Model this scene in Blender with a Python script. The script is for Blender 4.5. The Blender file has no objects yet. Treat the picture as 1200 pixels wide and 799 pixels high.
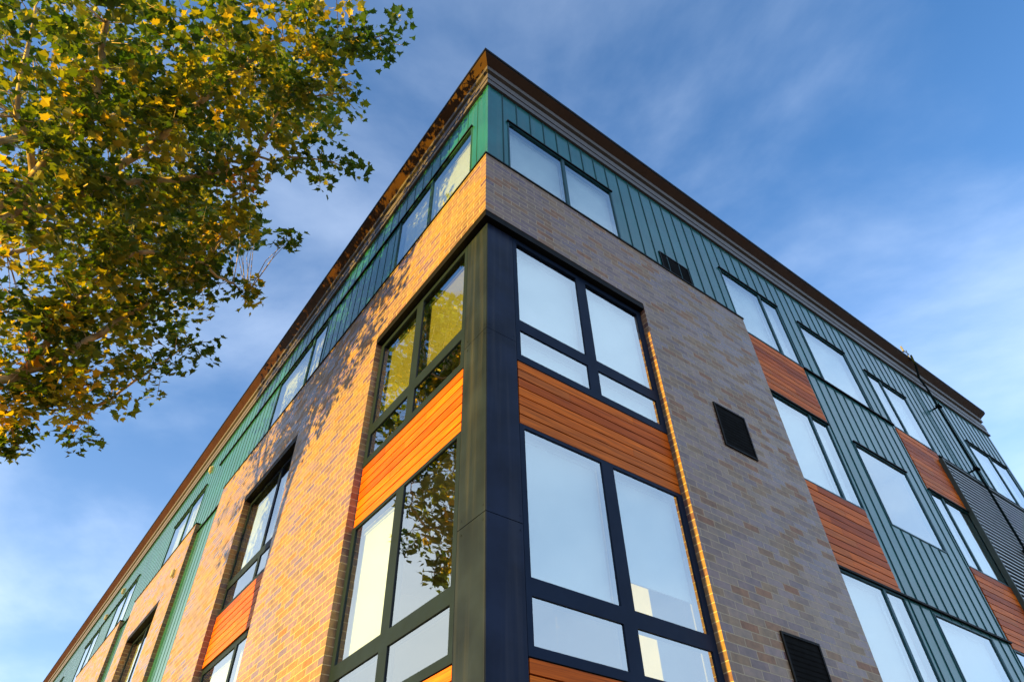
import bpy, bmesh, math, random
import numpy as np
from mathutils import Vector, Matrix

S = bpy.context.scene
C = S.collection

# ------------------------------------------------------------------ camera, sky, sun, exposure
cam = bpy.data.cameras.new('camera')
co = bpy.data.objects.new('camera', cam)
C.objects.link(co)
cam.sensor_fit = 'HORIZONTAL'
cam.sensor_width = 36.0
cam.lens = 788.712 / 1200.0 * 36.0
cam.clip_start = 0.1
cam.clip_end = 5000.0
Rc = Matrix(((0.802943, -0.408731, -0.433845),
             (-0.595628, -0.57776, -0.55805),
             (-0.022567, 0.706493, -0.70736)))
co.matrix_world = Matrix.Translation((-3.0044, -4.36619, 1.6)) @ Rc.to_4x4()
S.camera = co

SUN_EL = math.radians(9.5)
SUN_AZ = math.radians(-88.9)      # direction towards the sun, measured from +Y clockwise
world = bpy.data.worlds.new('World')
S.world = world
world.use_nodes = True
nt = world.node_tree
for n in list(nt.nodes):
    nt.nodes.remove(n)
wo = nt.nodes.new('ShaderNodeOutputWorld')
bg = nt.nodes.new('ShaderNodeBackground')
bg.inputs['Strength'].default_value = 0.080
sky = nt.nodes.new('ShaderNodeTexSky')
sky.sky_type = 'NISHITA'
sky.sun_disc = False
sky.sun_elevation = SUN_EL
sky.sun_rotation = SUN_AZ
sky.air_density = 1.0
sky.dust_density = 0.2
sky.ozone_density = 2.2
L = nt.links.new
def wn(kind, **kw):
    n = nt.nodes.new(kind)
    for k, v in kw.items():
        setattr(n, k, v)
    return n
def wmath(op, a, b, clamp=False):
    n = wn('ShaderNodeMath', operation=op, use_clamp=clamp)
    for i, v in enumerate((a, b)):
        if isinstance(v, (int, float)):
            n.inputs[i].default_value = v
        else:
            L(v, n.inputs[i])
    return n.outputs[0]
def smooth(v, lo, hi):
    n = wn('ShaderNodeMapRange', interpolation_type='SMOOTHSTEP')
    n.inputs[1].default_value = lo
    n.inputs[2].default_value = hi
    L(v, n.inputs[0])
    return n.outputs[0]
tc = wn('ShaderNodeTexCoord')
DIR = tc.outputs['Generated']
mp = wn('ShaderNodeMapping')
mp.inputs['Scale'].default_value = (1.0, 0.8, 2.2)
mp.inputs['Rotation'].default_value = (0.25, 0.35, 0.6)
mp.inputs['Location'].default_value = (5.5, 0.1, 1.2)
nz = wn('ShaderNodeTexNoise')
nz.inputs['Scale'].default_value = 1.3
nz.inputs['Detail'].default_value = 9.0
nz.inputs['Roughness'].default_value = 0.55
nz.inputs['Distortion'].default_value = 0.3
L(DIR, mp.inputs[0])
L(mp.outputs[0], nz.inputs['Vector'])
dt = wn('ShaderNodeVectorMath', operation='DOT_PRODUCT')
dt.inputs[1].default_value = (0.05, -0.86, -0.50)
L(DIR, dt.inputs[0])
behind = smooth(dt.outputs['Value'], -0.18, 0.06)      # unseen cloud bank behind the camera, added for bright window reflections and fill
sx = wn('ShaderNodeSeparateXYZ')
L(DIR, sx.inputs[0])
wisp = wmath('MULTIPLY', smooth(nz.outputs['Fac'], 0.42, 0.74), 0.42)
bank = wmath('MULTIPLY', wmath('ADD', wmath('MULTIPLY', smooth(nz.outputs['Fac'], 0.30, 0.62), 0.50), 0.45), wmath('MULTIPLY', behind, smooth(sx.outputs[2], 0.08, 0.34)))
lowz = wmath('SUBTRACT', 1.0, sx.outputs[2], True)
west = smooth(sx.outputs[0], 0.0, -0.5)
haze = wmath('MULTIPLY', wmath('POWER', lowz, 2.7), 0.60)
westm = wmath('MULTIPLY', wmath('MULTIPLY', smooth(sx.outputs[2], 0.72, 0.35), 0.7), west)  # extra haze on the sun side, added to brighten the left windows' reflections
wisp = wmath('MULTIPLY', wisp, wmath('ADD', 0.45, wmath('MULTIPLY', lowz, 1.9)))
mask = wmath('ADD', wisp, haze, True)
tint = wn('ShaderNodeMix', data_type='RGBA', blend_type='MULTIPLY')
tint.inputs[0].default_value = 1.0
tint.inputs[7].default_value = (0.70, 1.12, 1.50, 1)
mx = wn('ShaderNodeMix', data_type='RGBA')
mx.inputs[7].default_value = (4.7, 5.45, 6.6, 1)
L(mask, mx.inputs[0])
L(sky.outputs[0], tint.inputs[6])
L(tint.outputs[2], mx.inputs[6])
def over(prev, fac, col):
    n = wn('ShaderNodeMix', data_type='RGBA')
    n.inputs[7].default_value = (*col, 1)
    L(fac, n.inputs[0])
    L(prev, n.inputs[6])
    return n.outputs[2]
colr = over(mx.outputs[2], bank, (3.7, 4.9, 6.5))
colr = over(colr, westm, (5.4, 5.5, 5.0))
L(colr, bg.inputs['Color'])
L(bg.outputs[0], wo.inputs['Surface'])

sl = bpy.data.lights.new('sun', 'SUN')
sl.energy = 5.0
sl.angle = math.radians(0.5)
sl.color = (1.0, 0.60, 0.04)
so = bpy.data.objects.new('sun', sl)
C.objects.link(so)
sd = Vector((math.sin(SUN_AZ) * math.cos(SUN_EL), math.cos(SUN_AZ) * math.cos(SUN_EL), math.sin(SUN_EL)))
so.rotation_euler = sd.to_track_quat('Z', 'Y').to_euler()
so.location = (-30, 0, 30)

S.view_settings.view_transform = 'Standard'
S.view_settings.look = 'None'
S.view_settings.gamma = 1.0
S.view_settings.use_curve_mapping = False
S.view_settings.exposure = 1.68

# ------------------------------------------------------------------ materials
def new_mat(name):
    m = bpy.data.materials.new(name)
    m.use_nodes = True
    t = m.node_tree
    b = t.nodes['Principled BSDF']
    return m, t, b

def node(t, kind, **kw):
    n = t.nodes.new(kind)
    for k, v in kw.items():
        setattr(n, k, v)
    return n

def ramp(t, stops):
    r = t.nodes.new('ShaderNodeValToRGB')
    e = r.color_ramp.elements
    e[0].position, e[0].color = stops[0][0], (*stops[0][1], 1)
    e[1].position, e[1].color = stops[-1][0], (*stops[-1][1], 1)
    for p, c in stops[1:-1]:
        q = e.new(p)
        q.color = (*c, 1)
    return r

def simple(name, col, rough=0.5, metal=0.0, spec=0.5, noise=0.12, nscale=3.0, bump=0.0, bscale=40.0, streak=0.0):
    m, t, b = new_mat(name)
    b.inputs['Roughness'].default_value = rough
    b.inputs['Metallic'].default_value = metal
    b.inputs['Specular IOR Level'].default_value = spec
    g = node(t, 'ShaderNodeNewGeometry')
    n = node(t, 'ShaderNodeTexNoise')
    n.inputs['Scale'].default_value = nscale
    n.inputs['Detail'].default_value = 5
    t.links.new(g.outputs['Position'], n.inputs['Vector'])
    lo = tuple(c * (1 - noise * 1.6) for c in col)
    hi = tuple(c * (1 + noise * 1.6) for c in col)
    r = ramp(t, [(0.3, lo), (0.7, hi)])
    t.links.new(n.outputs['Fac'], r.inputs[0])
    t.links.new(r.outputs[0], b.inputs['Base Color'])
    if streak:
        sm = node(t, 'ShaderNodeMapping')
        sm.inputs['Scale'].default_value = (11.0, 11.0, 0.35)
        t.links.new(g.outputs['Position'], sm.inputs[0])
        ns = node(t, 'ShaderNodeTexNoise')
        ns.inputs['Scale'].default_value = 1.0
        ns.inputs['Detail'].default_value = 6
        t.links.new(sm.outputs[0], ns.inputs['Vector'])
        rs = ramp(t, [(0.48, (0, 0, 0)), (0.8, (1, 1, 1))])
        t.links.new(ns.outputs['Fac'], rs.inputs[0])
        sf = node(t, 'ShaderNodeMath', operation='MULTIPLY')
        sf.inputs[1].default_value = streak
        t.links.new(rs.outputs[0], sf.inputs[0])
        ms_ = node(t, 'ShaderNodeMix', data_type='RGBA')
        ms_.inputs[7].default_value = (0.20, 0.19, 0.17, 1)
        t.links.new(sf.outputs[0], ms_.inputs[0])
        t.links.new(r.outputs[0], ms_.inputs[6])
        t.links.new(ms_.outputs[2], b.inputs['Base Color'])
    n3 = node(t, 'ShaderNodeTexNoise')
    n3.inputs['Scale'].default_value = nscale * 2.3
    t.links.new(g.outputs['Position'], n3.inputs['Vector'])
    mr = node(t, 'ShaderNodeMapRange')
    mr.inputs[3].default_value = max(0.03, rough - 0.1)
    mr.inputs[4].default_value = min(1.0, rough + 0.1)
    t.links.new(n3.outputs['Fac'], mr.inputs[0])
    t.links.new(mr.outputs[0], b.inputs['Roughness'])
    if bump:
        n2 = node(t, 'ShaderNodeTexNoise')
        n2.inputs['Scale'].default_value = bscale
        t.links.new(g.outputs['Position'], n2.inputs['Vector'])
        bp = node(t, 'ShaderNodeBump')
        bp.inputs['Strength'].default_value = bump
        bp.inputs['Distance'].default_value = 0.01
        t.links.new(n2.outputs['Fac'], bp.inputs['Height'])
        t.links.new(bp.outputs[0], b.inputs['Normal'])
    return m

def brick_mat():
    m, t, b = new_mat('glazed_brick')
    g = node(t, 'ShaderNodeNewGeometry')
    sp = node(t, 'ShaderNodeSeparateXYZ')
    t.links.new(g.outputs['Position'], sp.inputs[0])
    sn = node(t, 'ShaderNodeSeparateXYZ')
    t.links.new(g.outputs['True Normal'], sn.inputs[0])
    ab = node(t, 'ShaderNodeMath', operation='ABSOLUTE')
    t.links.new(sn.outputs[1], ab.inputs[0])
    gt = node(t, 'ShaderNodeMath', operation='GREATER_THAN')
    gt.inputs[1].default_value = 0.5
    t.links.new(ab.outputs[0], gt.inputs[0])
    mu = node(t, 'ShaderNodeMix')          # float mix: u = Y or X
    mu.data_type = 'FLOAT'
    t.links.new(gt.outputs[0], mu.inputs[0])
    t.links.new(sp.outputs[1], mu.inputs[2])
    t.links.new(sp.outputs[0], mu.inputs[3])
    cb = node(t, 'ShaderNodeCombineXYZ')
    t.links.new(mu.outputs[0], cb.inputs[0])
    t.links.new(sp.outputs[2], cb.inputs[1])
    # slight unevenness of the laying
    nw = node(t, 'ShaderNodeTexNoise')
    nw.inputs['Scale'].default_value = 2.5
    t.links.new(g.outputs['Position'], nw.inputs['Vector'])
    vm = node(t, 'ShaderNodeVectorMath', operation='MULTIPLY_ADD')
    vm.inputs[1].default_value = (0.012, 0.012, 0.0)
    t.links.new(nw.outputs['Color'], vm.inputs[0])
    t.links.new(cb.outputs[0], vm.inputs[2])
    bt = node(t, 'ShaderNodeTexBrick')
    bt.offset = 0.5
    bt.inputs['Scale'].default_value = 1.0
    bt.inputs['Brick Width'].default_value = 0.31
    bt.inputs['Row Height'].default_value = 0.1
    bt.inputs['Mortar Size'].default_value = 0.0058
    bt.inputs['Mortar Smooth'].default_value = 0.25
    bt.inputs['Bias'].default_value = 0.0
    bt.inputs['Color1'].default_value = (0, 0, 0, 1)
    bt.inputs['Color2'].default_value = (1, 1, 1, 1)
    bt.inputs['Mortar'].default_value = (0.5, 0.5, 0.5, 1)
    t.links.new(vm.outputs[0], bt.inputs['Vector'])
    r = ramp(t, [(0.0, (0.125, 0.070, 0.072)), (0.2, (0.175, 0.100, 0.082)), (0.42, (0.200, 0.128, 0.072)),
                 (0.6, (0.142, 0.090, 0.094)), (0.8, (0.208, 0.134, 0.072)), (1.0, (0.215, 0.098, 0.048))])
    t.links.new(bt.outputs['Color'], r.inputs[0])
    n1 = node(t, 'ShaderNodeTexNoise')
    n1.inputs['Scale'].default_value = 14.0
    n1.inputs['Detail'].default_value = 6
    t.links.new(g.outputs['Position'], n1.inputs['Vector'])
    r1 = ramp(t, [(0.3, (0.72, 0.72, 0.74)), (0.7, (1.22, 1.2, 1.16))])
    t.links.new(n1.outputs['Fac'], r1.inputs[0])
    m1 = node(t, 'ShaderNodeMix')
    m1.data_type = 'RGBA'
    m1.blend_type = 'MULTIPLY'
    m1.inputs[0].default_value = 1.0
    t.links.new(r.outputs[0], m1.inputs[6])
    t.links.new(r1.outputs[0], m1.inputs[7])
    n4 = node(t, 'ShaderNodeTexNoise')
    n4.inputs['Scale'].default_value = 0.55
    n4.inputs['Detail'].default_value = 4
    t.links.new(g.outputs['Position'], n4.inputs['Vector'])
    r4 = ramp(t, [(0.32, (0.86, 0.85, 0.86)), (0.68, (1.1, 1.1, 1.08))])
    t.links.new(n4.outputs['Fac'], r4.inputs[0])
    m4 = node(t, 'ShaderNodeMix')
    m4.data_type = 'RGBA'
    m4.blend_type = 'MULTIPLY'
    m4.inputs[0].default_value = 1.0
    t.links.new(m1.outputs[2], m4.inputs[6])
    t.links.new(r4.outputs[0], m4.inputs[7])
    smp = node(t, 'ShaderNodeMapping')
    smp.inputs['Scale'].default_value = (5.0, 5.0, 0.28)
    t.links.new(g.outputs['Position'], smp.inputs[0])
    n5 = node(t, 'ShaderNodeTexNoise')
    n5.inputs['Scale'].default_value = 1.0
    n5.inputs['Detail'].default_value = 6
    t.links.new(smp.outputs[0], n5.inputs['Vector'])
    r5 = ramp(t, [(0.35, (0.84, 0.84, 0.86)), (0.6, (1.05, 1.05, 1.05))])
    t.links.new(n5.outputs['Fac'], r5.inputs[0])
    m5 = node(t, 'ShaderNodeMix')
    m5.data_type = 'RGBA'
    m5.blend_type = 'MULTIPLY'
    m5.inputs[0].default_value = 1.0
    t.links.new(m4.outputs[2], m5.inputs[6])
    t.links.new(r5.outputs[0], m5.inputs[7])
    m4 = m5
    m2 = node(t, 'ShaderNodeMix')
    m2.data_type = 'RGBA'
    m2.inputs[7].default_value = (0.38, 0.31, 0.22, 1)
    t.links.new(bt.outputs['Fac'], m2.inputs[0])
    t.links.new(m4.outputs[2], m2.inputs[6])
    t.links.new(m2.outputs[2], b.inputs['Base Color'])
    mr = node(t, 'ShaderNodeMapRange')
    t.links.new(bt.outputs['Color'], mr.inputs[0])
    mr.inputs[3].default_value = 0.22
    mr.inputs[4].default_value = 0.62
    mr2 = node(t, 'ShaderNodeMix', data_type='FLOAT')
    mr2.inputs[3].default_value = 0.85
    t.links.new(bt.outputs['Fac'], mr2.inputs[0])
    t.links.new(mr.outputs[0], mr2.inputs[2])
    t.links.new(mr2.outputs[0], b.inputs['Roughness'])
    b.inputs['Specular IOR Level'].default_value = 0.5
    # relief: recessed joints and a rough skin
    iv = node(t, 'ShaderNodeMath', operation='MULTIPLY_ADD')
    iv.inputs[1].default_value = -1.0
    iv.inputs[2].default_value = 1.0
    t.links.new(bt.outputs['Fac'], iv.inputs[0])
    ad = node(t, 'ShaderNodeMath', operation='MULTIPLY_ADD')
    ad.inputs[1].default_value = 0.35
    t.links.new(n1.outputs['Fac'], ad.inputs[0])
    t.links.new(iv.outputs[0], ad.inputs[2])
    bp = node(t, 'ShaderNodeBump')
    bp.inputs['Strength'].default_value = 0.6
    bp.inputs['Distance'].default_value = 0.008
    t.links.new(ad.outputs[0], bp.inputs['Height'])
    t.links.new(bp.outputs[0], b.inputs['Normal'])
    return m

def wood_mat():
    m, t, b = new_mat('stained_wood')
    g = node(t, 'ShaderNodeNewGeometry')
    r = ramp(t, [(0.0, (0.32, 0.058, 0.004)), (0.3, (0.48, 0.094, 0.004)), (0.7, (0.63, 0.142, 0.005)), (1.0, (0.42, 0.105, 0.014))])
    t.links.new(g.outputs['Random Per Island'], r.inputs[0])
    mp = node(t, 'ShaderNodeMapping')
    mp.inputs['Scale'].default_value = (2.0, 2.0, 60.0)
    t.links.new(g.outputs['Position'], mp.inputs[0])
    n = node(t, 'ShaderNodeTexNoise')
    n.inputs['Scale'].default_value = 1.0
    n.inputs['Detail'].default_value = 6
    n.inputs['Distortion'].default_value = 0.4
    t.links.new(mp.outputs[0], n.inputs['Vector'])
    r1 = ramp(t, [(0.3, (0.55, 0.50, 0.48)), (0.7, (1.22, 1.22, 1.22))])
    t.links.new(n.outputs['Fac'], r1.inputs[0])
    mx = node(t, 'ShaderNodeMix')
    mx.data_type = 'RGBA'
    mx.blend_type = 'MULTIPLY'
    mx.inputs[0].default_value = 1.0
    t.links.new(r.outputs[0], mx.inputs[6])
    t.links.new(r1.outputs[0], mx.inputs[7])
    t.links.new(mx.outputs[2], b.inputs['Base Color'])
    b.inputs['Roughness'].default_value = 0.5
    b.inputs['Specular IOR Level'].default_value = 0.12
    return m

def glass_mat():
    m, t, b = new_mat('coated_glass')
    t.nodes.remove(b)
    out = [n for n in t.nodes if n.type == 'OUTPUT_MATERIAL'][0]
    fr = node(t, 'ShaderNodeFresnel')
    fr.inputs['IOR'].default_value = 2.1
    gl = node(t, 'ShaderNodeBsdfGlossy')
    gl.inputs['Roughness'].default_value = 0.0
    gl.inputs['Color'].default_value = (0.93, 0.98, 1.0, 1)
    tr = node(t, 'ShaderNodeBsdfTransparent')
    tr.inputs['Color'].default_value = (0.90, 0.96, 0.95, 1)
    # float-glass waviness
    g = node(t, 'ShaderNodeNewGeometry')
    n = node(t, 'ShaderNodeTexNoise')
    n.inputs['Scale'].default_value = 1.6
    t.links.new(g.outputs['Position'], n.inputs['Vector'])
    bp = node(t, 'ShaderNodeBump')
    bp.inputs['Strength'].default_value = 0.10
    bp.inputs['Distance'].default_value = 0.03
    t.links.new(n.outputs['Fac'], bp.inputs['Height'])
    t.links.new(bp.outputs[0], gl.inputs['Normal'])
    ma = node(t, 'ShaderNodeMath', operation='MULTIPLY_ADD')
    ma.inputs[1].default_value = 0.85
    ma.inputs[2].default_value = 0.30
    ma.use_clamp = True
    t.links.new(fr.outputs[0], ma.inputs[0])
    bf = node(t, 'ShaderNodeMath', operation='SUBTRACT')
    bf.inputs[0].default_value = 1.0
    t.links.new(g.outputs['Backfacing'], bf.inputs[1])
    mb = node(t, 'ShaderNodeMath', operation='MULTIPLY')
    t.links.new(ma.outputs[0], mb.inputs[0])
    t.links.new(bf.outputs[0], mb.inputs[1])
    ms = node(t, 'ShaderNodeMixShader')
    t.links.new(mb.outputs[0], ms.inputs[0])
    t.links.new(tr.outputs[0], ms.inputs[1])
    t.links.new(gl.outputs[0], ms.inputs[2])
    t.links.new(ms.outputs[0], out.inputs['Surface'])
    return m

def leaf_mat():
    m, t, b = new_mat('autumn_leaf')
    g = node(t, 'ShaderNodeNewGeometry')
    at = node(t, 'ShaderNodeAttribute', attribute_name='leaf_tint')
    r = ramp(t, [(0.0, (0.020, 0.055, 0.008)), (0.36, (0.070, 0.115, 0.012)), (0.58, (0.21, 0.20, 0.016)),
                 (0.84, (0.42, 0.28, 0.024)), (1.0, (0.34, 0.12, 0.02))])
    t.links.new(at.outputs['Fac'], r.inputs[0])
    t.links.new(r.outputs[0], b.inputs['Base Color'])
    b.inputs['Roughness'].default_value = 0.48
    out = [n for n in t.nodes if n.type == 'OUTPUT_MATERIAL'][0]
    tl = node(t, 'ShaderNodeBsdfTranslucent')
    br = node(t, 'ShaderNodeMix')
    br.data_type = 'RGBA'
    br.blend_type = 'MULTIPLY'
    br.inputs[0].default_value = 1.0
    br.inputs[7].default_value = (2.0, 1.9, 0.8, 1)
    t.links.new(r.outputs[0], br.inputs[6])
    t.links.new(br.outputs[2], tl.inputs['Color'])
    ms = node(t, 'ShaderNodeMixShader')
    ms.inputs[0].default_value = 0.46
    t.links.new(b.outputs[0], ms.inputs[1])
    t.links.new(tl.outputs[0], ms.inputs[2])
    t.links.new(ms.outputs[0], out.inputs['Surface'])
    return m

def bark_mat():
    m, t, b = new_mat('plane_tree_bark')
    g = node(t, 'ShaderNodeNewGeometry')
    n = node(t, 'ShaderNodeTexNoise')
    n.inputs['Scale'].default_value = 5.0
    n.inputs['Detail'].default_value = 5
    t.links.new(g.outputs['Position'], n.inputs['Vector'])
    r = ramp(t, [(0.35, (0.20, 0.14, 0.08)), (0.5, (0.36, 0.28, 0.17)), (0.65, (0.48, 0.41, 0.28))])
    t.links.new(n.outputs['Fac'], r.inputs[0])
    t.links.new(r.outputs[0], b.inputs['Base Color'])
    b.inputs['Roughness'].default_value = 0.8
    bp = node(t, 'ShaderNodeBump')
    bp.inputs['Strength'].default_value = 0.5
    bp.inputs['Distance'].default_value = 0.02
    t.links.new(n.outputs['Fac'], bp.inputs['Height'])
    t.links.new(bp.outputs[0], b.inputs['Normal'])
    return m

def jointed(m, step, width=0.006):
    """butt joints between lengths of trim, every step metres along the wall"""
    t = m.node_tree
    b = t.nodes['Principled BSDF']
    src = b.inputs['Base Color'].links[0].from_socket
    g = node(t, 'ShaderNodeNewGeometry')
    sp = node(t, 'ShaderNodeSeparateXYZ'); t.links.new(g.outputs['Position'], sp.inputs[0])
    sn = node(t, 'ShaderNodeSeparateXYZ'); t.links.new(g.outputs['True Normal'], sn.inputs[0])
    def mth(op, a, b_=0.0):
        n = node(t, 'ShaderNodeMath', operation=op)
        for i, v in enumerate((a, b_)):
            if isinstance(v, (int, float)): n.inputs[i].default_value = v
            else: t.links.new(v, n.inputs[i])
        return n.outputs[0]
    sel = mth('GREATER_THAN', mth('ABSOLUTE', sn.outputs[1]), mth('ABSOLUTE', sn.outputs[0]))
    u = mth('ADD', mth('MULTIPLY', sel, sp.outputs[0]), mth('MULTIPLY', mth('SUBTRACT', 1.0, sel), sp.outputs[1]))
    fr = mth('FRACT', mth('DIVIDE', mth('ADD', u, 0.7), step))
    line = mth('LESS_THAN', fr, width / step)
    mx = node(t, 'ShaderNodeMix', data_type='RGBA')
    mx.inputs[7].default_value = (0.004, 0.004, 0.004, 1)
    t.links.new(line, mx.inputs[0])
    t.links.new(src, mx.inputs[6])
    t.links.new(mx.outputs[2], b.inputs['Base Color'])

def lamp_mat(name, col, s):
    m, t, b = new_mat(name)
    b.inputs['Base Color'].default_value = (*col, 1)
    b.inputs['Emission Color'].default_value = (*col, 1)
    b.inputs['Emission Strength'].default_value = s
    return m

M = dict(
    brick=brick_mat(), wood=wood_mat(), glass=glass_mat(), leaf=leaf_mat(), bark=bark_mat(),
    teal=simple('teal_metal', (0.007, 0.112, 0.124), 0.45, 0.0, 0.1, 0.10, 1.4, 0.10, 1.6, 0.14),
    sash=simple('teal_sash', (0.010, 0.060, 0.085), 0.45, 0.0, 0.2, 0.08),
    seam=simple('teal_seam', (0.006, 0.05, 0.065), 0.5, 0.0, 0.2, 0.08),  # darker than the siding, to paint in the shadow lines at the ribs
    navy=simple('navy_steel', (0.0095, 0.0165, 0.040), 0.42, 0.0, 0.08, 0.2, 2.2, 0.3, 1.8, 0.10),
    frame=simple('window_frame_paint', (0.0085, 0.0175, 0.042), 0.5, 0.0, 0.06, 0.08),
    black=simple('black_metal', (0.003, 0.003, 0.0035), 0.6, 0.0, 0.1, 0.1),
    void=simple('dark_lining', (0.0018, 0.0018, 0.002), 0.9, 0.0, 0.1, 0.1),
    cornice=simple('cornice_metal', (0.078, 0.068, 0.066), 0.45, 0.0, 0.3, 0.08, 2.0),
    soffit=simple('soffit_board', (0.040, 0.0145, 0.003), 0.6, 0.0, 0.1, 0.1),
    reflectblind=simple('painted_reflection_fabric', (0.30, 0.26, 0.11), 0.9, 0.0, 0.2, 0.04),  # tan stands in for gold foliage reflected in the upper-left panes
    blind=simple('blind_fabric', (0.62, 0.64, 0.63), 0.9, 0.0, 0.2, 0.02),
    plaster=simple('interior_plaster', (0.46, 0.42, 0.35), 0.9, 0.0, 0.2, 0.03),
    ceiling=simple('interior_ceiling', (0.6, 0.58, 0.54), 0.9, 0.0, 0.2, 0.03),
    louver=simple('louver_metal', (0.30, 0.34, 0.38), 0.4, 0.0, 0.5, 0.06),
    louverframe=simple('louver_frame_paint', (0.03, 0.045, 0.045), 0.5, 0.0, 0.3, 0.1),
    pipe=simple('pipe_paint', (0.007, 0.013, 0.015), 0.7, 0.0, 0.0, 0.1),
    steel=simple('galvanised_steel', (0.16, 0.17, 0.175), 0.5, 0.2, 0.5, 0.1),
    red=simple('red_panel', (0.42, 0.07, 0.03), 0.5),
    cream=simple('cream_casing', (0.40, 0.38, 0.28), 0.5),
    lamp=lamp_mat('strip_lamp', (1.0, 0.93, 0.8), 2.2),
    asphalt=simple('asphalt', (0.05, 0.05, 0.052), 0.85, 0.0, 0.3, 0.2, 6.0, 0.4, 90.0),
    paving=simple('paving', (0.16, 0.16, 0.155), 0.85, 0.0, 0.3, 0.15, 4.0, 0.2, 40.0),
    kerb=simple('kerb_stone', (0.34, 0.33, 0.31), 0.85, 0.0, 0.3, 0.12),
    earth=simple('earth', (0.055, 0.065, 0.04), 0.95, 0.0, 0.2, 0.25, 0.4),
    paint=simple('road_paint', (0.75, 0.75, 0.72), 0.7),
)

jointed(M['cornice'], 3.05)
jointed(M['soffit'], 2.44)
for k in ('teal',):
    b = M[k].node_tree.nodes['Principled BSDF']
    t = M[k].node_tree
    fr = node(t, 'ShaderNodeFresnel')
    fr.inputs['IOR'].default_value = 1.42
    gl = node(t, 'ShaderNodeBsdfGlossy')
    gl.inputs['Roughness'].default_value = 0.16
    ms = node(t, 'ShaderNodeMixShader')
    out = [n for n in t.nodes if n.type == 'OUTPUT_MATERIAL'][0]
    t.links.new(fr.outputs[0], ms.inputs[0])
    t.links.new(b.outputs[0], ms.inputs[1])
    t.links.new(gl.outputs[0], ms.inputs[2])
    t.links.new(ms.outputs[0], out.inputs['Surface'])
    if b.inputs['Normal'].links:
        t.links.new(b.inputs['Normal'].links[0].from_socket, gl.inputs['Normal'])

# ------------------------------------------------------------------ mesh helpers
def P(side, u, d, z):
    """facade coordinates: u along the wall from the corner, d inward, z up"""
    return (u, d, z) if side == 'R' else (d, u, z)

def link(name, bm, mats, parent=None, smooth=False):
    bmesh.ops.remove_doubles(bm, verts=bm.verts, dist=1e-5)
    bmesh.ops.recalc_face_normals(bm, faces=bm.faces)
    me = bpy.data.meshes.new(name)
    bm.to_mesh(me)
    bm.free()
    if not isinstance(mats, (list, tuple)):
        mats = [mats]
    for m in mats:
        me.materials.append(m)
    if smooth:
        for p in me.polygons:
            p.use_smooth = True
    o = bpy.data.objects.new(name, me)
    C.objects.link(o)
    o.parent = parent
    return o

def box(bm, side, u0, u1, d0, d1, z0, z1, mi=0):
    vs = [bm.verts.new(P(side, u, d, z)) for z in (z0, z1) for d in (d0, d1) for u in (u0, u1)]
    fs = [(0, 1, 3, 2), (4, 6, 7, 5), (0, 4, 5, 1), (2, 3, 7, 6), (0, 2, 6, 4), (1, 5, 7, 3)]
    for f in fs:
        fc = bm.faces.new([vs[i] for i in f])
        fc.material_index = mi

def cells(bm, side, rects, holes, d0, d1, back=True):
    """a slab made of rects minus holes, with clean outer and inner edges"""
    us = sorted({round(v, 4) for r in rects + holes for v in r[:2]})
    zs = sorted({round(v, 4) for r in rects + holes for v in r[2:]})
    def inside(rs, u, z):
        return any(r[0] < u < r[1] and r[2] < z < r[3] for r in rs)
    g = [[inside(rects, (us[i] + us[i + 1]) / 2, (zs[j] + zs[j + 1]) / 2) and
          not inside(holes, (us[i] + us[i + 1]) / 2, (zs[j] + zs[j + 1]) / 2)
          for j in range(len(zs) - 1)] for i in range(len(us) - 1)]
    cache = {}
    def v(i, j, d):
        k = (i, j, d)
        if k not in cache:
            cache[k] = bm.verts.new(P(side, us[i], d, zs[j]))
        return cache[k]
    ni, nj = len(us) - 1, len(zs) - 1
    at = lambda i, j: 0 <= i < ni and 0 <= j < nj and g[i][j]
    for i in range(ni):
        for j in range(nj):
            if not g[i][j]:
                continue
            bm.faces.new([v(i, j, d0), v(i + 1, j, d0), v(i + 1, j + 1, d0), v(i, j + 1, d0)])
            if back:
                bm.faces.new([v(i, j, d1), v(i, j + 1, d1), v(i + 1, j + 1, d1), v(i + 1, j, d1)])
            for (a, b, on) in (((i, j), (i + 1, j), at(i, j - 1)), ((i + 1, j), (i + 1, j + 1), at(i + 1, j)),
                               ((i + 1, j + 1), (i, j + 1), at(i, j + 1)), ((i, j + 1), (i, j), at(i - 1, j))):
                if not on:
                    bm.faces.new([v(*a, d0), v(*a, d1), v(*b, d1), v(*b, d0)])

def tube(bm, pts, radii, n=8, cap=True):
    pts = [Vector(p) for p in pts]
    rings = []
    prev = None
    for i, p in enumerate(pts):
        t = (pts[min(i + 1, len(pts) - 1)] - pts[max(i - 1, 0)]).normalized()
        if prev is None:
            a = t.orthogonal().normalized()
        else:
            a = (prev - t * prev.dot(t)).normalized()
        prev = a
        b = t.cross(a)
        rings.append([bm.verts.new(p + (a * math.cos(2 * math.pi * k / n) + b * math.sin(2 * math.pi * k / n)) * radii[i]) for k in range(n)])
    for r0, r1 in zip(rings, rings[1:]):
        for k in range(n):
            bm.faces.new([r0[k], r0[(k + 1) % n], r1[(k + 1) % n], r1[k]])
    if cap:
        bm.faces.new(rings[0][::-1])
        bm.faces.new(rings[-1])

def setp(o, label=None, cat=None, kind=None, group=None):
    if label: o['label'] = label
    if cat: o['category'] = cat
    if kind: o['kind'] = kind
    if group: o['group'] = group
    return o

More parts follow.
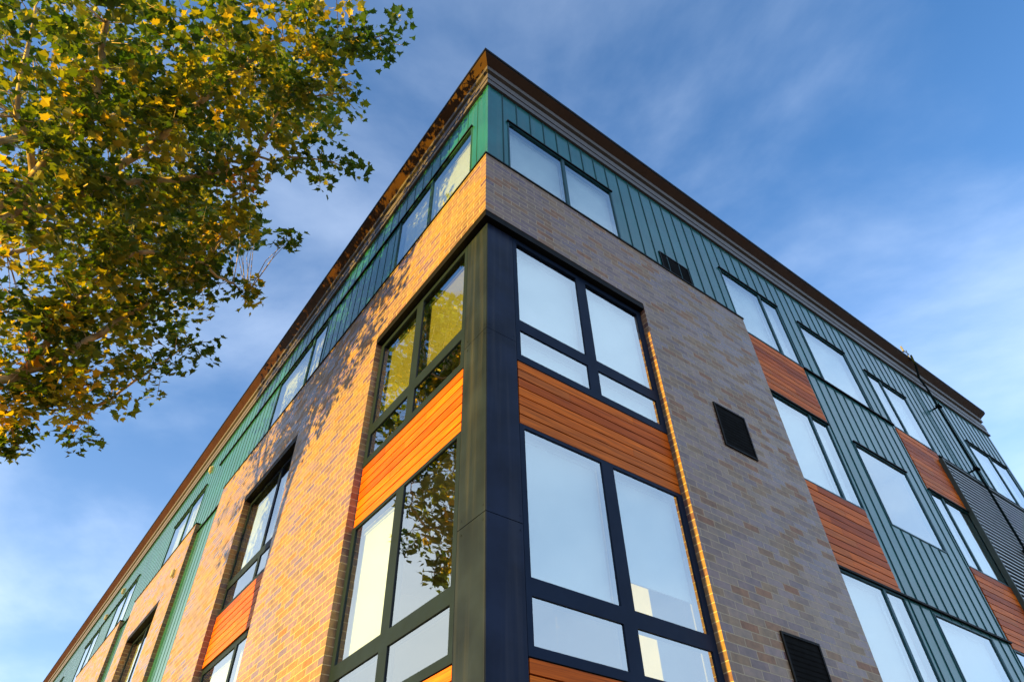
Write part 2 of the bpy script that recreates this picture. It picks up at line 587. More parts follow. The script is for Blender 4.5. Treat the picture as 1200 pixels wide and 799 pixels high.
def sheet(name, x0, x1, y0, y1, z, mat, thick=0.0):
    bm = bmesh.new()
    if thick:
        vs = []
        box(bm, 'R', x0, x1, y0, y1, z - thick, z)
    else:
        bm.faces.new([bm.verts.new(p) for p in ((x0, y0, z), (x1, y0, z), (x1, y1, z), (x0, y1, z))])
    o = link(name, bm, mat)
    setp(o, kind='structure')
    return o

# ------------------------------------------------------------------ ground
sheet('ground', -1500, 1500, -1500, 1500, -0.14, M['earth'])
sheet('road', -24, -14, -400, 400, -0.13, M['asphalt'])
sheet('cross_road', -400, 400, -19, -10, -0.126, M['asphalt'])
sheet('pavement', -13.85, 60, -9.85, 90, 0.0, M['paving'], 0.12)
bm = bmesh.new()
box(bm, 'R', -14.0, -13.853, -10.0, 90, -0.14, 0.004)
box(bm, 'R', -13.85, 60, -10.0, -9.853, -0.14, 0.004)
setp(link('kerb', bm, M['kerb']), kind='structure')
bm = bmesh.new()
for i in range(-40, 60):
    if -5 < i < 0:
        continue
    box(bm, 'R', -19.08, -18.92, i * 5.0, i * 5.0 + 2.4, -0.129, -0.122)
    if i * 5 > -10:
        box(bm, 'R', i * 5.0, i * 5.0 + 2.4, -14.58, -14.42, -0.125, -0.118)
setp(link('road_marking', bm, M['paint']), kind='structure')

# ------------------------------------------------------------------ the building
bld = bpy.data.objects.new('apartment_building', None)
C.objects.link(bld)
setp(bld, 'four storey apartment block of brick, teal metal siding and orange wood panels, seen corner on', 'building')
XE, YE = 18.72, 46.0
BT = 11.0            # top of the brick
CB = 13.72           # underside of the cornice

# --- window, spandrel and opening tables (facade coordinates)
FL = 3.31
def corner_bays(side, ulo, uhi, pl, pr):
    """two-light corner windows: (rect, panes) per storey and the wood panels"""
    wins, woods = [], []
    tops = [(7.0, 9.375, 7.71, 9.29, 7.11, 7.53), (3.67, 6.065, 4.36, 6.02, 3.76, 4.19)]
    for (z0, z1, a0, a1, b0, b1) in tops:
        panes = [(*pl, a0, a1), (*pr, a0, a1), (*pl, b0, b1), (*pr, b0, b1)]
        wins.append(((ulo, uhi, z0, z1), panes))
    panes = [(*pl, 1.03, 2.69), (*pr, 1.03, 2.69), (*pl, 0.4, 0.86), (*pr, 0.4, 0.86)]
    wins.append(((ulo, uhi, 0.2, 2.735), panes))
    woods.append((ulo, uhi, 6.07, 6.995))
    woods.append((ulo, uhi, 2.74, 3.665))
    return wins, woods

brick_R = ([(0.0, 6.06, 9.5, BT), (3.04, 6.06, 0.0, 9.5), (0.0, 3.04, 0.0, 0.2)], [])
brick_L = ([(0.25, 11.35, 9.5, BT), (3.1, 6.2, 0.0, 9.5), (8.85, 11.35, 0.0, 9.5), (0.25, 3.1, 0.0, 0.2), (6.2, 8.85, 0.0, 0.2)], [])
def far_pier(u0, u1, w0, w1):
    return ([(u0, u1, 0.0, BT)], [(w0, w1, 0.2, 9.5)])
far_piers = [far_pier(13.4, 19.15, 14.85, 17.9), far_pier(20.85, 27.0, 22.2, 25.2), far_pier(28.9, 35.0, 30.3, 33.3), far_pier(37.0, 43.4, 38.4, 41.4)]

def add_brick(name, side, spec):
    bm = bmesh.new()
    cells(bm, side, spec[0], spec[1], 0.0, 0.25)
    return link(name, bm, M['brick'], bld)
add_brick('brick_wall', 'R', brick_R)
add_brick('brick_wall', 'L', brick_L)
for fp in far_piers:
    add_brick('brick_wall', 'L', fp)

def add_cap(side, u0, u1):
    bm = bmesh.new()
    box(bm, side, u0, u1, -0.018, 0.13, BT + 0.003, BT + 0.04)
    return bm
bm = add_cap('R', -0.018, 6.075)
link('brick_coping', bm, M['black'], bld)
bm = add_cap('L', 0.131, 11.365)
link('brick_coping', bm, M['black'], bld)
for a, b in ((13.385, 19.165), (20.835, 27.015), (28.885, 35.015), (36.985, 43.415)):
    link('brick_coping', add_cap('L', a, b), M['black'], bld)

# steel lintels under the brick band
bm = bmesh.new()
box(bm, 'R', 0.006, 3.037, 0.006, 0.26, 9.379, 9.497)
link('lintel', bm, M['black'], bld)
bm = bmesh.new()
box(bm, 'L', 0.263, 3.097, 0.006, 0.26, 9.379, 9.497)
link('lintel', bm, M['black'], bld)
for a, b in ((6.203, 8.847), (14.853, 17.897), (22.203, 25.197), (30.303, 33.297), (38.403, 41.397)):
    bm = bmesh.new()
    box(bm, 'L', a, b, 0.006, 0.26, 9.379, 9.497)
    link('lintel', bm, M['black'], bld)

# corner column: folded steel cover in two lengths
bm = bmesh.new()
for z0, z1 in ((0.0, 2.43), (2.437, 4.86), (4.868, 7.28), (7.286, 9.376)):
    poly = [(0.1, 0.1), (0.53, 0.1), (0.53, 0.2), (0.2, 0.2), (0.2, 0.57), (0.1, 0.57)]
    lo = [bm.verts.new((x, y, z0)) for x, y in poly]
    hi = [bm.verts.new((x, y, z1)) for x, y in poly]
    bm.faces.new(lo[::-1]); bm.faces.new(hi)
    for i in range(6):
        bm.faces.new([lo[i], lo[(i + 1) % 6], hi[(i + 1) % 6], hi[i]])
bmesh.ops.bevel(bm, geom=[e for e in bm.edges if abs(e.verts[0].co.z - e.verts[1].co.z) > 1 and abs(e.verts[0].co.x - .1) < .001 and abs(e.verts[0].co.y - .1) < .001], offset=0.006, segments=2, affect='EDGES')
for zz in (2.36, 2.51, 4.79, 4.94, 7.21, 7.36, 9.3):
    for side in 'RL':
        for u in (0.14, 0.5):
            box(bm, side, u - .007, u + .007, 0.0965, 0.0995, zz - .007, zz + .007)
link('corner_column', bm, M['navy'], bld)

# --- windows
def window(side, rect, panes, d, fd=0.09, blinds=None, gd=0.016, deep=0.0, mat=None, lip=0.007, bmat='blind'):
    """frame (one mesh), panes and roller blinds as its sub-parts. blinds: list of drop heights or None per pane"""
    bm = bmesh.new()
    cells(bm, side, [rect], panes, d, d + 0.04)
    inner = [(a + lip, b - lip, c + lip, e - lip) for a, b, c, e in panes]
    r2 = (rect[0] + .004, rect[1] - .004, rect[2] + .004, rect[3] - .004)
    cells(bm, side, [r2], inner, d + 0.0405, d + fd)
    w = link('window', bm, mat or M['frame'], bld)
    for i, p in enumerate(inner):
        bm = bmesh.new()
        box(bm, side, p[0] - .005, p[1] + .005, d + gd, d + gd + .006, p[2] - .005, p[3] + .005)
        link('pane', bm, M['glass'], w)
        if blinds and blinds[i] is not None:
            zb = p[2] + (p[3] - p[2]) * blinds[i]
            bm = bmesh.new()
            dd = d + fd + 0.06
            box(bm, side, p[0] - .03, p[1] + .03, dd, dd + .004, zb, p[3] + .05)
            box(bm, side, p[0] - .03, p[1] + .03, dd - .008, dd + .012, zb - .03, zb)
            box(bm, side, p[0] - .03, p[1] + .03, dd - .02, dd + .08, p[3] - .03, p[3] + .08)
            link('roller_blind', bm, M[bmat], w)
    return w

rw, rwood = corner_bays('R', 0.535, 3.037, (0.60, 1.70), (1.88, 2.95))
lw, lwood = corner_bays('L', 0.575, 3.097, (0.65, 1.78), (1.96, 3.0))
rb = [[0.0, 0.0, 0.0, 0.45], [0.0, 0.25, None, None], [0, 0, None, None]]
lb = [[0.0, 0.0, None, None], [None, 0.0, None, None], [None, 0.0, None, None]]  # first row's blinds are added, their tan painting in the gold reflection
for (r, p), b in zip(rw, rb):
    window('R', r, p, 0.1, blinds=b)
for (r, p), b, f in zip(lw, lb, ('reflectblind', 'blind', 'blind')):
    window('L', r, p, 0.1, blinds=b, bmat=f)

siding_holes_R, siding_holes_L = [], []
# right bays
def single_bay(u0, u1, mull, z0, z1, blinds=None, side='R', d=0.1, lo_hide=0.0):
    rect = (u0, u1, z0, z1)
    f = 0.026
    if mull:
        panes = [(u0 + f, mull - 0.032, z0 + f + lo_hide, z1 - f), (mull + 0.032, u1 - f, z0 + f + lo_hide, z1 - f)]
    else:
        panes = [(u0 + f, u1 - f, z0 + f + lo_hide, z1 - f)]
    w = window(side, rect, panes, d - 0.012, blinds=blinds if blinds is not None else [0.0] * len(panes), mat=M['sash'], lip=0.008, gd=0.022)
    (siding_holes_R if side == 'R' else siding_holes_L).append(rect)
    return w

single_bay(0.52, 2.99, 1.78, 11.05, 12.77)                    # top floor by the corner
single_bay(6.075, 8.0, 7.36, 10.84, 12.68)
single_bay(6.075, 7.93, 7.36, 7.50, 9.33)
single_bay(6.075, 7.93, 7.36, 4.20, 6.0, blinds=[0.0, 0.3])
single_bay(6.075, 7.93, 7.36, 0.9, 2.68)
single_bay(8.74, 10.54, None, 10.87, 12.64)
single_bay(8.74, 10.58, None, 7.50, 9.27, blinds=[None])
single_bay(8.74, 10.58, None, 4.15, 5.95)
single_bay(8.74, 10.58, None, 0.9, 2.6)
single_bay(11.3, 13.12, 11.94, 10.82, 12.5, blinds=[0.4, 0.0])
single_bay(11.34, 13.08, 11.88, 7.46, 9.17)
single_bay(11.34, 13.08, 11.88, 4.15, 5.92)
single_bay(16.08, 18.4, 17.32, 10.76, 12.42, blinds=[0.0, 0.35])
# left top-floor windows
single_bay(0.58, 3.12, 1.92, 11.05, 12.86, side='L', blinds=[0.0, 0.0])  # blinds added to brighten panes that mostly mirror sky and tree
single_bay(6.3, 9.05, 7.06, 11.05, 12.86, side='L')
single_bay(14.3, 17.3, 15.6, 11.05, 12.72, side='L')
single_bay(21.2, 24.0, 22.5, 11.05, 12.72, side='L')
single_bay(26.3, 29.0, 27.6, 11.05, 12.72, side='L')
single_bay(33.0, 36.0, 34.6, 11.05, 12.72, side='L')

# --- wood spandrels
wrng = random.Random(5)
def wood_panel(side, rect, d, n):
    u0, u1, z0, z1 = rect
    bm = bmesh.new()
    h = (z1 - z0) / n
    for i in range(n):
        j = u0 + (u1 - u0) * wrng.uniform(0.25, 0.75)
        dd = d + wrng.uniform(-.002, .002)
        za, zb = z0 + i * h + .008 + wrng.uniform(-.001, .001), z0 + (i + 1) * h - .008 + wrng.uniform(-.001, .001)
        if wrng.random() < 0.6:
            box(bm, side, u0 + .012, j - .0015, dd, dd + .03, za, zb)
            box(bm, side, j + .0015, u1 - .012, dd, dd + .03, za, zb)
        else:
            box(bm, side, u0 + .012, u1 - .012, dd, dd + .03, za, zb)
    o = link('wood_panel', bm, M['wood'], bld)
    bm = bmesh.new()
    box(bm, side, u0 + .002, u1 - .002, d + .034, d + .08, z0 + .002, z1 - .002)
    link('backing', bm, M['void'], o)
    return o
for r in rwood:
    wood_panel('R', r, 0.105, 7)
for r in lwood:
    wood_panel('L', r, 0.105, 7)
for r, n in (((6.075, 7.98, 9.335, 10.80), 11), ((6.075, 7.9, 6.005, 7.495), 11), ((6.075, 7.9, 2.685, 4.195), 11),
             ((11.34, 13.1, 9.175, 10.78), 11), ((11.34, 13.08, 5.925, 7.455), 11), ((11.34, 13.08, 2.6, 4.145), 11)):
    wood_panel('R', r, 0.085, n)
    siding_holes_R.append(r)

# deep-set windows in the left brick piers
def pier_windows(u0, u1, mull, d, blinds):
    f = 0.06
    for (z0, z1, a0, a1, b0, b1) in ((6.95, 9.375, 7.62, 9.31, 7.05, 7.46), (3.62, 6.02, 4.28, 5.92, 3.72, 4.12), (0.2, 2.7, 1.0, 2.6, 0.35, 0.85)):
        panes = [(u0 + f, mull - .05, a0, a1), (mull + .05, u1 - f, a0, a1), (u0 + f, mull - .05, b0, b1), (mull + .05, u1 - f, b0, b1)]
        window('L', (u0, u1, z0, z1), panes, d, blinds=blinds)
    for r in ((u0, u1, 6.025, 6.945), (u0, u1, 2.705, 3.615)):
        wood_panel('L', r, d - 0.03, 7)
pier_windows(6.203, 8.847, 7.2, 0.14, [0.0, 0.0, None, None])
for (u0, u1) in ((14.853, 17.897), (22.203, 25.197), (30.303, 33.297), (38.403, 41.397)):
    pier_windows(u0, u1, (u0 + u1) / 2, 0.17, [0.0, 0.3, None, None])

# --- standing-seam siding
def siding(side, rects, holes, d, u0, u1, step, sw=.008, sh=.014):
    bm = bmesh.new()
    cells(bm, side, rects, holes, d, d + 0.12)
    o = link('metal_siding', bm, M['teal'], bld)
    # the raised seams, interrupted by openings
    bm = bmesh.new()
    n = int((u1 - u0) / step)
    for k in range(n + 1):
        u = u0 + k * step
        for r in rects:
            if not (r[0] < u < r[1]):
                continue
            segs = [(r[2], r[3])]
            for h in holes:
                if h[0] - 0.01 < u < h[1] + 0.01:
                    ns = []
                    for a, b in segs:
                        if h[3] <= a or h[2] >= b:
                            ns.append((a, b))
                        else:
                            if h[2] > a: ns.append((a, h[2]))
                            if h[3] < b: ns.append((h[3], b))
                    segs = ns
            for a, b in segs:
                if b - a > 0.05:
                    box(bm, side, u - sw, u + sw, d - sh, d + .004, a + .004, b - .004)
    link('standing_seam', bm, M['seam'], o)
    return o
rR = [(0.1, XE, BT + 0.042, CB + 0.05), (6.062, XE, 0.0, BT + 0.042)]
siding('R', rR, siding_holes_R, 0.1, 0.42, XE, 0.318)
rL = [(0.2205, YE, BT + 0.042, CB + 0.05)]
for a, b in ((11.352, 13.398), (19.152, 20.848), (27.002, 28.898), (35.002, 36.998), (43.402, YE)):
    rL.append((a, b, 0.0, BT + 0.042))
siding('L', rL, siding_holes_L, 0.1, 0.42, YE, 0.318, .006, .006)
# corner trim of the upper siding
bm = bmesh.new()
poly = [(0.092, 0.092), (0.15, 0.092), (0.15, 0.0985), (0.0985, 0.0985), (0.0985, 0.15), (0.092, 0.15)]
lo = [bm.verts.new((x, y, BT + .042)) for x, y in poly]
hi = [bm.verts.new((x, y, CB)) for x, y in poly]
bm.faces.new(lo[::-1]); bm.faces.new(hi)
for i in range(6):
    bm.faces.new([lo[i], lo[(i + 1) % 6], hi[(i + 1) % 6], hi[i]])
link('corner_trim', bm, M['teal'], bld)

# flashings at the floor lines and over the windows
def flashing(side, u0, u1, z, h=0.035, out=0.045):
    bm = bmesh.new()
    box(bm, side, u0, u1, 0.1 - out, 0.0975, z, z + h)
    link('flashing', bm, M['black'], bld)
flashing('R', 8.0, 11.28, 10.80)
flashing('R', 13.14, 18.6, 10.715)
flashing('R', 6.08, 11.33, 5.985 + .02)
flashing('R', 6.08, 7.96, 9.325)
flashing('R', 11.34, 12.96, 9.155)
for (a, b, z) in ((.50, 3.01, 12.772), (6.05, 8.02, 12.682), (8.72, 10.56, 12.642), (8.72, 10.6, 9.272), (11.28, 13.14, 12.502), (16.06, 18.42, 12.422)):
    flashing('R', a, b, z, 0.03, 0.04)
flashing('L', 0.56, 13.38, 12.865, 0.03, 0.04)
flashing('L', 14.28, 17.32, 12.722, 0.03, 0.04)
flashing('L', 21.1, 29.1, 12.722, 0.03, 0.04)
flashing('L', 33.0, 36.0, 12.722, 0.03, 0.04)
flashing('L', 11.37, 13.38, 10.76, 0.03, 0.04)
flashing('L', 19.17, 20.83, 10.76, 0.03, 0.04)

# --- cornice, soffit, coping (mitred along both streets and round the far end)
def sweep(name, prof, mat):
    bm = bmesh.new()
    rows = []
    for o, z in prof:
        xe = XE + 0.1 - o
        rows.append([bm.verts.new(p) for p in ((o, YE, z), (o, o, z), (xe, o, z), (xe, 16.0, z))])
    for a, b in zip(rows, rows[1:]):
        for k in range(3):
            bm.faces.new([a[k], a[k + 1], b[k + 1], b[k]])
    return link(name, bm, mat, bld)
sweep('cornice', [(.10, 13.72), (.05, 13.72), (.05, 13.775), (.088, 13.778), (.088, 13.80), (.062, 13.802), (.062, 13.90), (.09, 13.903),
                  (.09, 13.93), (.056, 13.932), (.056, 14.11), (.105, 14.114), (.105, 14.20), (.03, 14.23), (.03, 14.365), (.1, 14.365)], M['cornice'])
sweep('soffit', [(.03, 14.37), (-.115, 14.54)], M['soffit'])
sweep('roof_coping', [(-.115, 14.541), (-.115, 14.57), (-.128, 14.572), (-.128, 14.65), (.3, 14.68)], M['black'])
bm = bmesh.new()
box(bm, 'R', 0.2, XE - .1, 0.2, 16.0, 14.30, 14.64)
box(bm, 'R', 0.2, 14.0, 16.002, YE - .1, 14.30, 14.64)
link('roof', bm, M['black'], bld)

# --- end walls, floors and interior
bm = bmesh.new()
box(bm, 'L', 0.222, 16.0, XE - .12, XE, 0.0, 14.40)
o = link('end_wall', bm, M['teal'], bld)
bm = bmesh.new()
box(bm, 'R', 0.22, 14.0, YE - .15, YE - .02, 0.0, 14.3)
box(bm, 'R', 13.9, 14.0, 16.0, YE - .2, 0.0, 14.3)
box(bm, 'R', 14.0, XE - .13, 15.9, 16.0, 0.0, 14.3)
link('rear_wall', bm, M['plaster'], bld)
for z0, z1 in ((-0.1, 0.02), (2.85, 3.2), (6.2, 6.5), (9.51, 9.85), (13.8, 14.2)):
    bm = bmesh.new()
    box(bm, 'R', 0.27, XE - .2, 0.27, 5.8, z0, z1)
    box(bm, 'R', 0.27, 5.8, 5.8, YE - .2, z0, z1)
    link('floor_slab', bm, M['ceiling'], bld)
bm = bmesh.new()
box(bm, 'R', 5.8, XE - .2, 5.7, 5.8, 0, 13.8)
box(bm, 'L', 5.81, YE - .2, 5.7, 5.8, 0, 13.8)
for u in (3.4, 8.35, 11.0, 13.5):
    box(bm, 'R', u, u + .1, 0.3, 5.69, 0, 13.8)
for u in (4.6, 10.2, 13.0, 19.4, 27.5, 36):
    box(bm, 'L', u, u + .1, 0.3, 5.69, 0, 13.8)
link('interior_wall', bm, M['plaster'], bld)
bm = bmesh.new()
box(bm, 'R', 2.72, 3.3, 0.62, 1.0, 3.2, 6.19)
box(bm, 'R', 2.72, 3.3, 0.62, 1.0, 6.5, 9.5)
link('interior_column', bm, M['plaster'], bld)
bm = bmesh.new()
box(bm, 'R', 9.4, 9.55, 0.9, 2.2, 9.40, 9.46)
link('ceiling_light', bm, M['lamp'], bld)

# --- black vent hoods
def vent(side, u0, u1, z0, z1, d):
    bm = bmesh.new()
    cells(bm, side, [(u0, u1, z0, z1)], [(u0 + .03, u1 - .03, z0 + .03, z1 - .03)], d - .022, d - .002)
    v = link('vent', bm, M['black'], bld)
    bm = bmesh.new()
    n = int((z1 - z0 - .08) / 0.06)
    for i in range(n):
        z = z0 + .05 + i * 0.06
        vs = [P(side, u, dd, zz) for u in (u0 + .031, u1 - .031) for dd, zz in ((d - .014, z), (d - .009, z + .052))]
        f = [bm.verts.new(p) for p in vs]
        bm.faces.new([f[0], f[1], f[3], f[2]])
        vs = [P(side, u, dd, zz) for u in (u0 + .031, u1 - .031) for dd, zz in ((d - .014, z - .004), (d - .009, z + .048))]
        f = [bm.verts.new(p) for p in vs]
        bm.faces.new([f[0], f[1], f[3], f[2]])
    link('louver_blade', bm, M['void'], v)
    bm = bmesh.new()
    box(bm, side, u0 + .031, u1 - .031, d - .010, d - .004, z0 + .031, z1 - .031)
    link('backing', bm, M['void'], v)
    return v
vent('R', 4.03, 4.82, 11.2, 11.72, 0.1)
vent('R', 4.15, 4.86, 7.23, 8.02, 0.0)
vent('R', 4.10, 4.83, 3.8, 4.62, 0.0)

# --- louvre screen on the right
bm = bmesh.new()
LU0, LU1, LZ0, LZ1 = 12.97, 18.62, 1.6, 10.56
cells(bm, 'R', [(LU0, LU1, LZ0, LZ1)], [(LU0 + .05, LU1 - .05, LZ0 + .05, LZ1 - .05)], -0.01, 0.097)
scr = link('louver_screen', bm, M['louverframe'], bld)
bm = bmesh.new()
z = LZ0 + .07
while z < LZ1 - .12:
    vs = []
    for u in (LU0 + .052, LU1 - .052):
        for dd, zz in ((0.0, z - .012), (0.0, z + .022), (0.06, z + .06), (0.065, z + .052), (0.006, z - .012)):
            vs.append(bm.verts.new(P('R', u, dd, zz)))
    for k in range(5):
        bm.faces.new([vs[k], vs[(k + 1) % 5], vs[5 + (k + 1) % 5], vs[5 + k]])
    z += 0.105
link('louver_blade', bm, M['louver'], scr)
bm = bmesh.new()
box(bm, 'R', LU0 + .053, LU1 - .053, 0.085, 0.095, LZ0 + .053, LZ1 - .053)
link('backing', bm, M['void'], scr)

# --- downpipe, roof-edge lamp, small fittings
bm = bmesh.new()
tube(bm, [(14.72, -0.17, 14.70), (14.73, -0.14, 14.35), (14.78, -0.03, 13.95), (14.82, -0.06, 13.6), (14.82, -0.06, 13.2), (14.82, -0.075, 0.05)], [0.028] * 6, 10)
dp = link('downpipe', bm, M['pipe'], bld, True)
for zz in (12.9, 10.9, 8.7, 5.5, 2.5):
    bm = bmesh.new()
    box(bm, 'R', 14.73, 14.91, -0.13, -0.02, zz, zz + .05)
    box(bm, 'R', 14.80, 14.84, -0.02, 0.0 if zz < 10.5 else .1, zz + .01, zz + .04)
    link('bracket', bm, M['pipe'], dp)
bm = bmesh.new()
box(bm, 'R', 14.98, 15.6, -0.045, -0.015, 8.15, 8.62)
link('wall_sign', bm, M['red'], bld)
bm = bmesh.new()
tube(bm, [(14.62, -0.13, 14.6), (14.62, -0.15, 14.86)], [.014, .014], 8)
tube(bm, [(14.35, -.14, 14.72), (14.70, -.15, 14.74)], [.012, .012], 8)
tube(bm, [(14.40, -.14, 14.70), (14.40, -.14, 14.9)], [.03, .025], 10)
link('roof_fitting', bm, M['steel'], bld)

def fixture(u, z, d):
    bm = bmesh.new()
    box(bm, 'L', u - .06, u + .06, d - .07, d - .002, z - .10, z + .10)
    bmesh.ops.bevel(bm, geom=bm.edges[:], offset=.02, segments=2, affect='EDGES')
    box(bm, 'L', u - .075, u + .075, d - .012, d - .003, z - .115, z + .115)
    link('wall_light', bm, M['cream'], bld)
fixture(14.5, 13.36, 0.1)
fixture(23.9, 13.2, 0.1)
fixture(26.0, 12.95, 0.1)
fixture(14.1, 9.9, 0.0)

# ------------------------------------------------------------------ the plane tree
rng = random.Random(11)
tree = bpy.data.objects.new('plane_tree', None)
C.objects.link(tree)
tree.location = (-7.85, 6.75, 0.0)
setp(tree, 'large autumn plane tree with green and gold leaves, left of the building', 'tree')
OFF = Vector(tree.location)

LOBES = [(-1.91,0.23,13.28,0.43), (-2.01,0.80,13.05,0.49), (-2.09,1.40,12.54,0.43), (-2.74,0.62,13.17,0.77), (-3.31,1.46,13.00,1.06),
 (-1.53,2.26,12.22,0.36), (-2.03,2.53,12.10,0.46), (-2.63,2.71,12.02,0.58), (-3.07,2.06,12.44,0.72), (-4.26,1.84,12.38,1.1), (-3.70,2.88,12.13,0.95),
 (-3.10,3.70,11.80,0.88), (-3.18,4.42,11.18,0.78), (-2.48,4.70,10.90,0.55), (-1.84,4.83,11.00,0.22), (-5.14,2.06,11.51,1.23), (-5.89,2.39,11.09,1.17),
 (-4.50,3.25,11.27,1.26), (-5.35,3.34,10.49,1.34), (-4.04,4.46,10.53,1.16), (-4.85,4.66,9.90,1.28), (-3.05,5.19,10.41,0.72), (-2.45,5.64,10.20,0.5),
 (-3.71,5.54,9.67,1.0), (-4.38,5.56,8.91,1.05), (-2.75,6.09,9.66,0.55), (-3.48,6.37,8.91,0.62), (-4.09,6.46,8.34,0.64), (-3.36,6.75,8.34,0.3),
 (-4.13,6.89,8.01,0.33), (-1.74,3.67,11.61,0.13), (-4.51,3.99,13.96,1.3), (-5.88,4.85,13.73,1.74), (-4.73,6.23,12.78,1.3), (-5.22,7.00,11.13,1.3),
 (-3.43,2.98,14.67,0.9), (-3.3,6.9,14.3,1.3), (-4.0,8.3,15.6,1.4), (-2.9,5.6,13.4,1.0), (-3.4,8.6,13.2,1.1)]
# the rest of the crown, out of the picture on the far side of the trunk and above
BACK = [(-7.6,3.6,12.2,1.6), (-8.6,5.4,11.4,1.7), (-9.2,7.0,12.6,1.6), (-7.4,7.6,12.4,1.7), (-6.6,5.6,15.6,1.7), (-8.2,5.8,14.6,1.7),
        (-6.3,3.2,14.6,1.4), (-9.8,5.2,13.0,1.3), (-7.0,8.6,10.4,1.3), (-8.8,7.6,9.8,1.3)]

KT = 1.12
def far(p):
    return Vector((-3.0044, -4.3662, 1.6)).lerp(Vector(p), KT)
LOBES = [(*far(l[:3]), l[3] * KT) for l in LOBES] + [(-4.1, 7.0, 9.3, .8), (-4.6, 6.8, 9.7, .9), (-3.7, 7.2, 10.2, .8), (-4.5, 7.9, 8.9, .55), (-1.75, 3.4, 15.8, .55), (-2.3, 4.6, 17.0, .8)]
BACK = [(*far(l[:3]), l[3] * KT) for l in BACK]
nodes = []   # limb points that twigs may start from
bm = bmesh.new()
def limb(pts, r0, r1, n=10, seg=5, jit=0.05, rec=True, raw=0):
    """a smooth tapered limb through pts"""
    pts = [Vector(p) if raw else far(p) for p in pts]
    out = []
    for i in range(len(pts) - 1):
        p0 = pts[max(i - 1, 0)]; p1 = pts[i]; p2 = pts[i + 1]; p3 = pts[min(i + 2, len(pts) - 1)]
        for k in range(seg):
            t = k / seg
            q = 0.5 * ((2 * p1) + (p2 - p0) * t + (2 * p0 - 5 * p1 + 4 * p2 - p3) * t * t + (3 * p1 - p0 - 3 * p2 + p3) * t ** 3)
            out.append(q + Vector((rng.uniform(-jit, jit) for _ in range(3))) * (0 if (i == 0 and k == 0) else 1))
    out.append(pts[-1])
    m = len(out)
    rad = [r0 + (r1 - r0) * (j / (m - 1)) ** 0.8 for j in range(m)]
    tube(bm, [p - OFF for p in out], rad, n)
    if rec:
        nodes.extend(out[2:])
    return out

limb([(-7.85, 6.75, -0.1), (-7.82, 6.75, 0.6), (-7.7, 6.74, 3.6), (-7.42, 6.69, 7.0)], 0.36, 0.26, 16, 5, 0.02, False, 1)
bmesh.ops.recalc_face_normals(bm, faces=bm.faces)
# main limbs
limb([(-7.0, 5.5, 6.2), (-5.6, 5.75, 7.6), (-4.42, 5.9, 8.4), (-3.75, 5.5, 9.2), (-3.3, 5.2, 10.2), (-2.7, 4.8, 10.9)], 0.135, 0.025)
limb([(-7.0, 5.5, 6.4), (-6.0, 4.9, 8.6), (-5.3, 4.15, 10.3), (-6.0, 3.3, 11.2), (-6.4, 2.6, 12.4)], 0.13, 0.02)
limb([(-5.6, 4.5, 9.7), (-5.14, 3.1, 11.3), (-5.5, 1.85, 12.3), (-5.5, 1.1, 13.2)], 0.10, 0.02)
limb([(-5.7, 4.6, 9.5), (-5.0, 4.25, 10.4), (-4.4, 3.5, 11.2), (-3.9, 2.4, 12.0), (-3.4, 1.4, 13.0), (-2.5, .7, 13.2), (-1.95, .3, 13.3)], 0.11, 0.012)
limb([(-4.6, 3.9, 10.9), (-3.5, 3.3, 11.4), (-2.86, 2.8, 11.8), (-2.82, 1.95, 12.4), (-2.1, 1.3, 12.7)], 0.065, 0.012)
limb([(-4.3, 5.8, 8.6), (-3.9, 4.6, 10.2), (-3.1, 4.5, 10.8), (-2.4, 4.7, 10.9), (-1.9, 4.8, 11.0)], 0.07, 0.01)
limb([(-3.2, 3.0, 11.6), (-2.4, 2.5, 12.0), (-1.6, 2.25, 12.2)], 0.035, 0.01)
limb([(-4.4, 5.9, 8.4), (-3.9, 6.2, 8.6), (-3.4, 6.5, 8.7), (-2.8, 6.1, 9.5), (-2.4, 5.7, 10.1)], 0.06, 0.01)
limb([(-4.6, 5.9, 8.2), (-4.2, 6.5, 8.1), (-4.0, 6.9, 7.95)], 0.05, 0.01)
limb([(-7.0, 5.5, 6.6), (-7.3, 5.5, 9.0), (-6.8, 5.3, 11.4), (-5.6, 4.9, 13.4), (-4.6, 4.2, 14.0), (-3.5, 3.2, 14.6)], 0.14, 0.02)
limb([(-6.6, 5.4, 9.2), (-7.4, 5.4, 11.0), (-8.3, 5.5, 12.6), (-8.2, 5.7, 14.6), (-6.6, 5.6, 15.8)], 0.13, 0.03)
limb([(-6.9, 5.5, 7.8), (-8.0, 6.4, 9.4), (-9.0, 7.2, 11.2), (-9.4, 6.6, 13.0)], 0.12, 0.03)
limb([(-6.8, 5.5, 8.2), (-7.2, 7.2, 10.0), (-7.3, 7.8, 12.2)], 0.11, 0.03)
limb([(-6.5, 5.3, 9.8), (-5.6, 6.6, 11.2), (-4.7, 6.4, 12.8)], 0.09, 0.02)
limb([(-6.6, 5.3, 9.4), (-7.3, 4.2, 11.2), (-7.7, 3.4, 12.6)], 0.09, 0.02)
trunk = link('trunk', bm, M['bark'], tree, True)

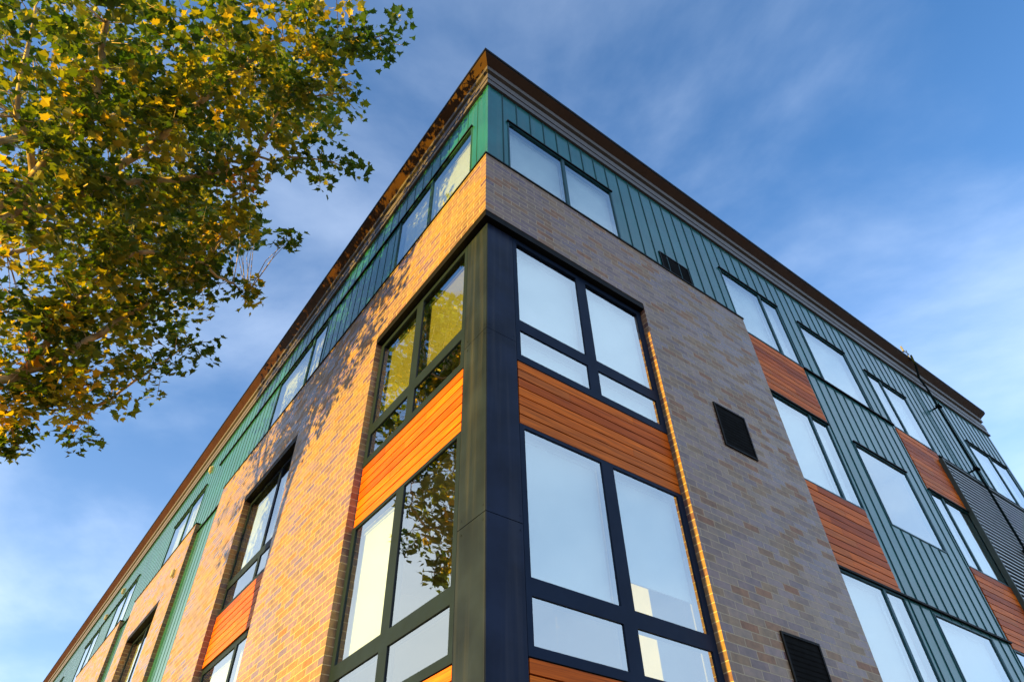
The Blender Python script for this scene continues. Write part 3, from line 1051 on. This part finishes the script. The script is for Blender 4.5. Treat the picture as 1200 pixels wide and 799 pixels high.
# twigs and leaf clusters
NP = np.array([tuple(v) for v in nodes])
leaf_v, leaf_f, leaf_t = [], [], []
OUT = [(0.0, 0.0), (0.10, -0.02), (0.30, 0.06), (0.52, -0.02), (0.40, 0.24), (0.60, 0.46), (0.36, 0.50), (0.26, 0.62), (0.14, 0.68), (0.0, 1.0)]
def leaf(p, nrm, up, s, tint):
    y = (up - nrm * up.dot(nrm))
    if y.length < 1e-3:
        y = nrm.orthogonal()
    y.normalize()
    x = y.cross(nrm)
    fold = rng.uniform(0.08, 0.45)
    droop = rng.uniform(-0.1, 0.4)
    base = len(leaf_v)
    def pt(a, b):
        q = p + x * (a * s) + y * (b * s) + nrm * (abs(a) * fold * s - droop * b * b * s * 0.5)
        leaf_v.append((q.x - OFF.x, q.y - OFF.y, q.z - OFF.z))
    for a, b in OUT:
        pt(a, b)
    for a, b in OUT[1:-1]:
        pt(-a, b)
    n = len(OUT)
    leaf_f.append(tuple(range(base, base + n)))
    leaf_f.append(tuple([base, base + n - 1] + [base + n + k for k in range(n - 3, -1, -1)]))
    leaf_t.extend([tint, tint])

bt = bmesh.new()
def rvec():
    while True:
        v = Vector((rng.uniform(-1, 1), rng.uniform(-1, 1), rng.uniform(-1, 1)))
        if 0.05 < v.length < 1:
            return v
def cluster(c, tone, nleaf):
    d = NP - np.array(tuple(c))
    i = int(np.argmin((d * d).sum(1)))
    a = Vector(NP[i])
    mid = (a + c) * 0.5 + Vector((rng.uniform(-.12, .12), rng.uniform(-.12, .12), rng.uniform(-.02, .18)))
    tube(bt, [a - OFF, mid - OFF, c - OFF], [0.010, 0.007, 0.003], 5, False)
    axis = (c - a).normalized() if (c - a).length > 1e-3 else Vector((0, 0, 1))
    face = (Vector((-0.25, -0.1, 1)) + rvec() * 0.6).normalized()
    for k in range(nleaf):
        q = c + rvec() * 0.27 - axis * rng.uniform(0, 0.15)
        q.z -= abs(rng.gauss(0, .03))
        if q.x > -0.75:
            q.x = -0.75 - rng.random() * .2
        out = (q - c)
        up = out.normalized() * 0.7 + axis * 0.5 + Vector((0, 0, -0.35)) + rvec() * 0.5
        nrm = (face + rvec() * 0.85).normalized()
        tint = min(1.0, max(0.0, tone + rng.gauss(0, 0.12)))
        leaf(q, nrm, up.normalized(), rng.uniform(0.075, 0.185), tint)

def fill(lobes, dens, nl):
    for (x, y, z, r) in lobes:
        n = max(3, int(dens * r ** 2.3 * (1.0 if x > -5.2 else 0.6)))
        lt = rng.gauss(0.32, 0.13)
        for k in range(n):
            v = rvec()
            v = v.normalized() * (v.length ** 0.6)
            c = Vector((x, y, z)) + v * r * 0.95
            cluster(c, lt + rng.gauss(0, 0.16), rng.randint(nl[0], nl[1]))
fill(LOBES, 23, (12, 28))
fill(BACK, 8, (9, 15))
link('twig', bt, M['bark'], tree, True)
me = bpy.data.meshes.new('crown')
me.from_pydata(leaf_v, [], leaf_f)
at = me.attributes.new('leaf_tint', 'FLOAT', 'FACE')
at.data.foreach_set('value', leaf_t)
me.materials.append(M['leaf'])
crown = bpy.data.objects.new('crown', me)
C.objects.link(crown)
crown.parent = tree
print('leaves', len(leaf_f) // 2)
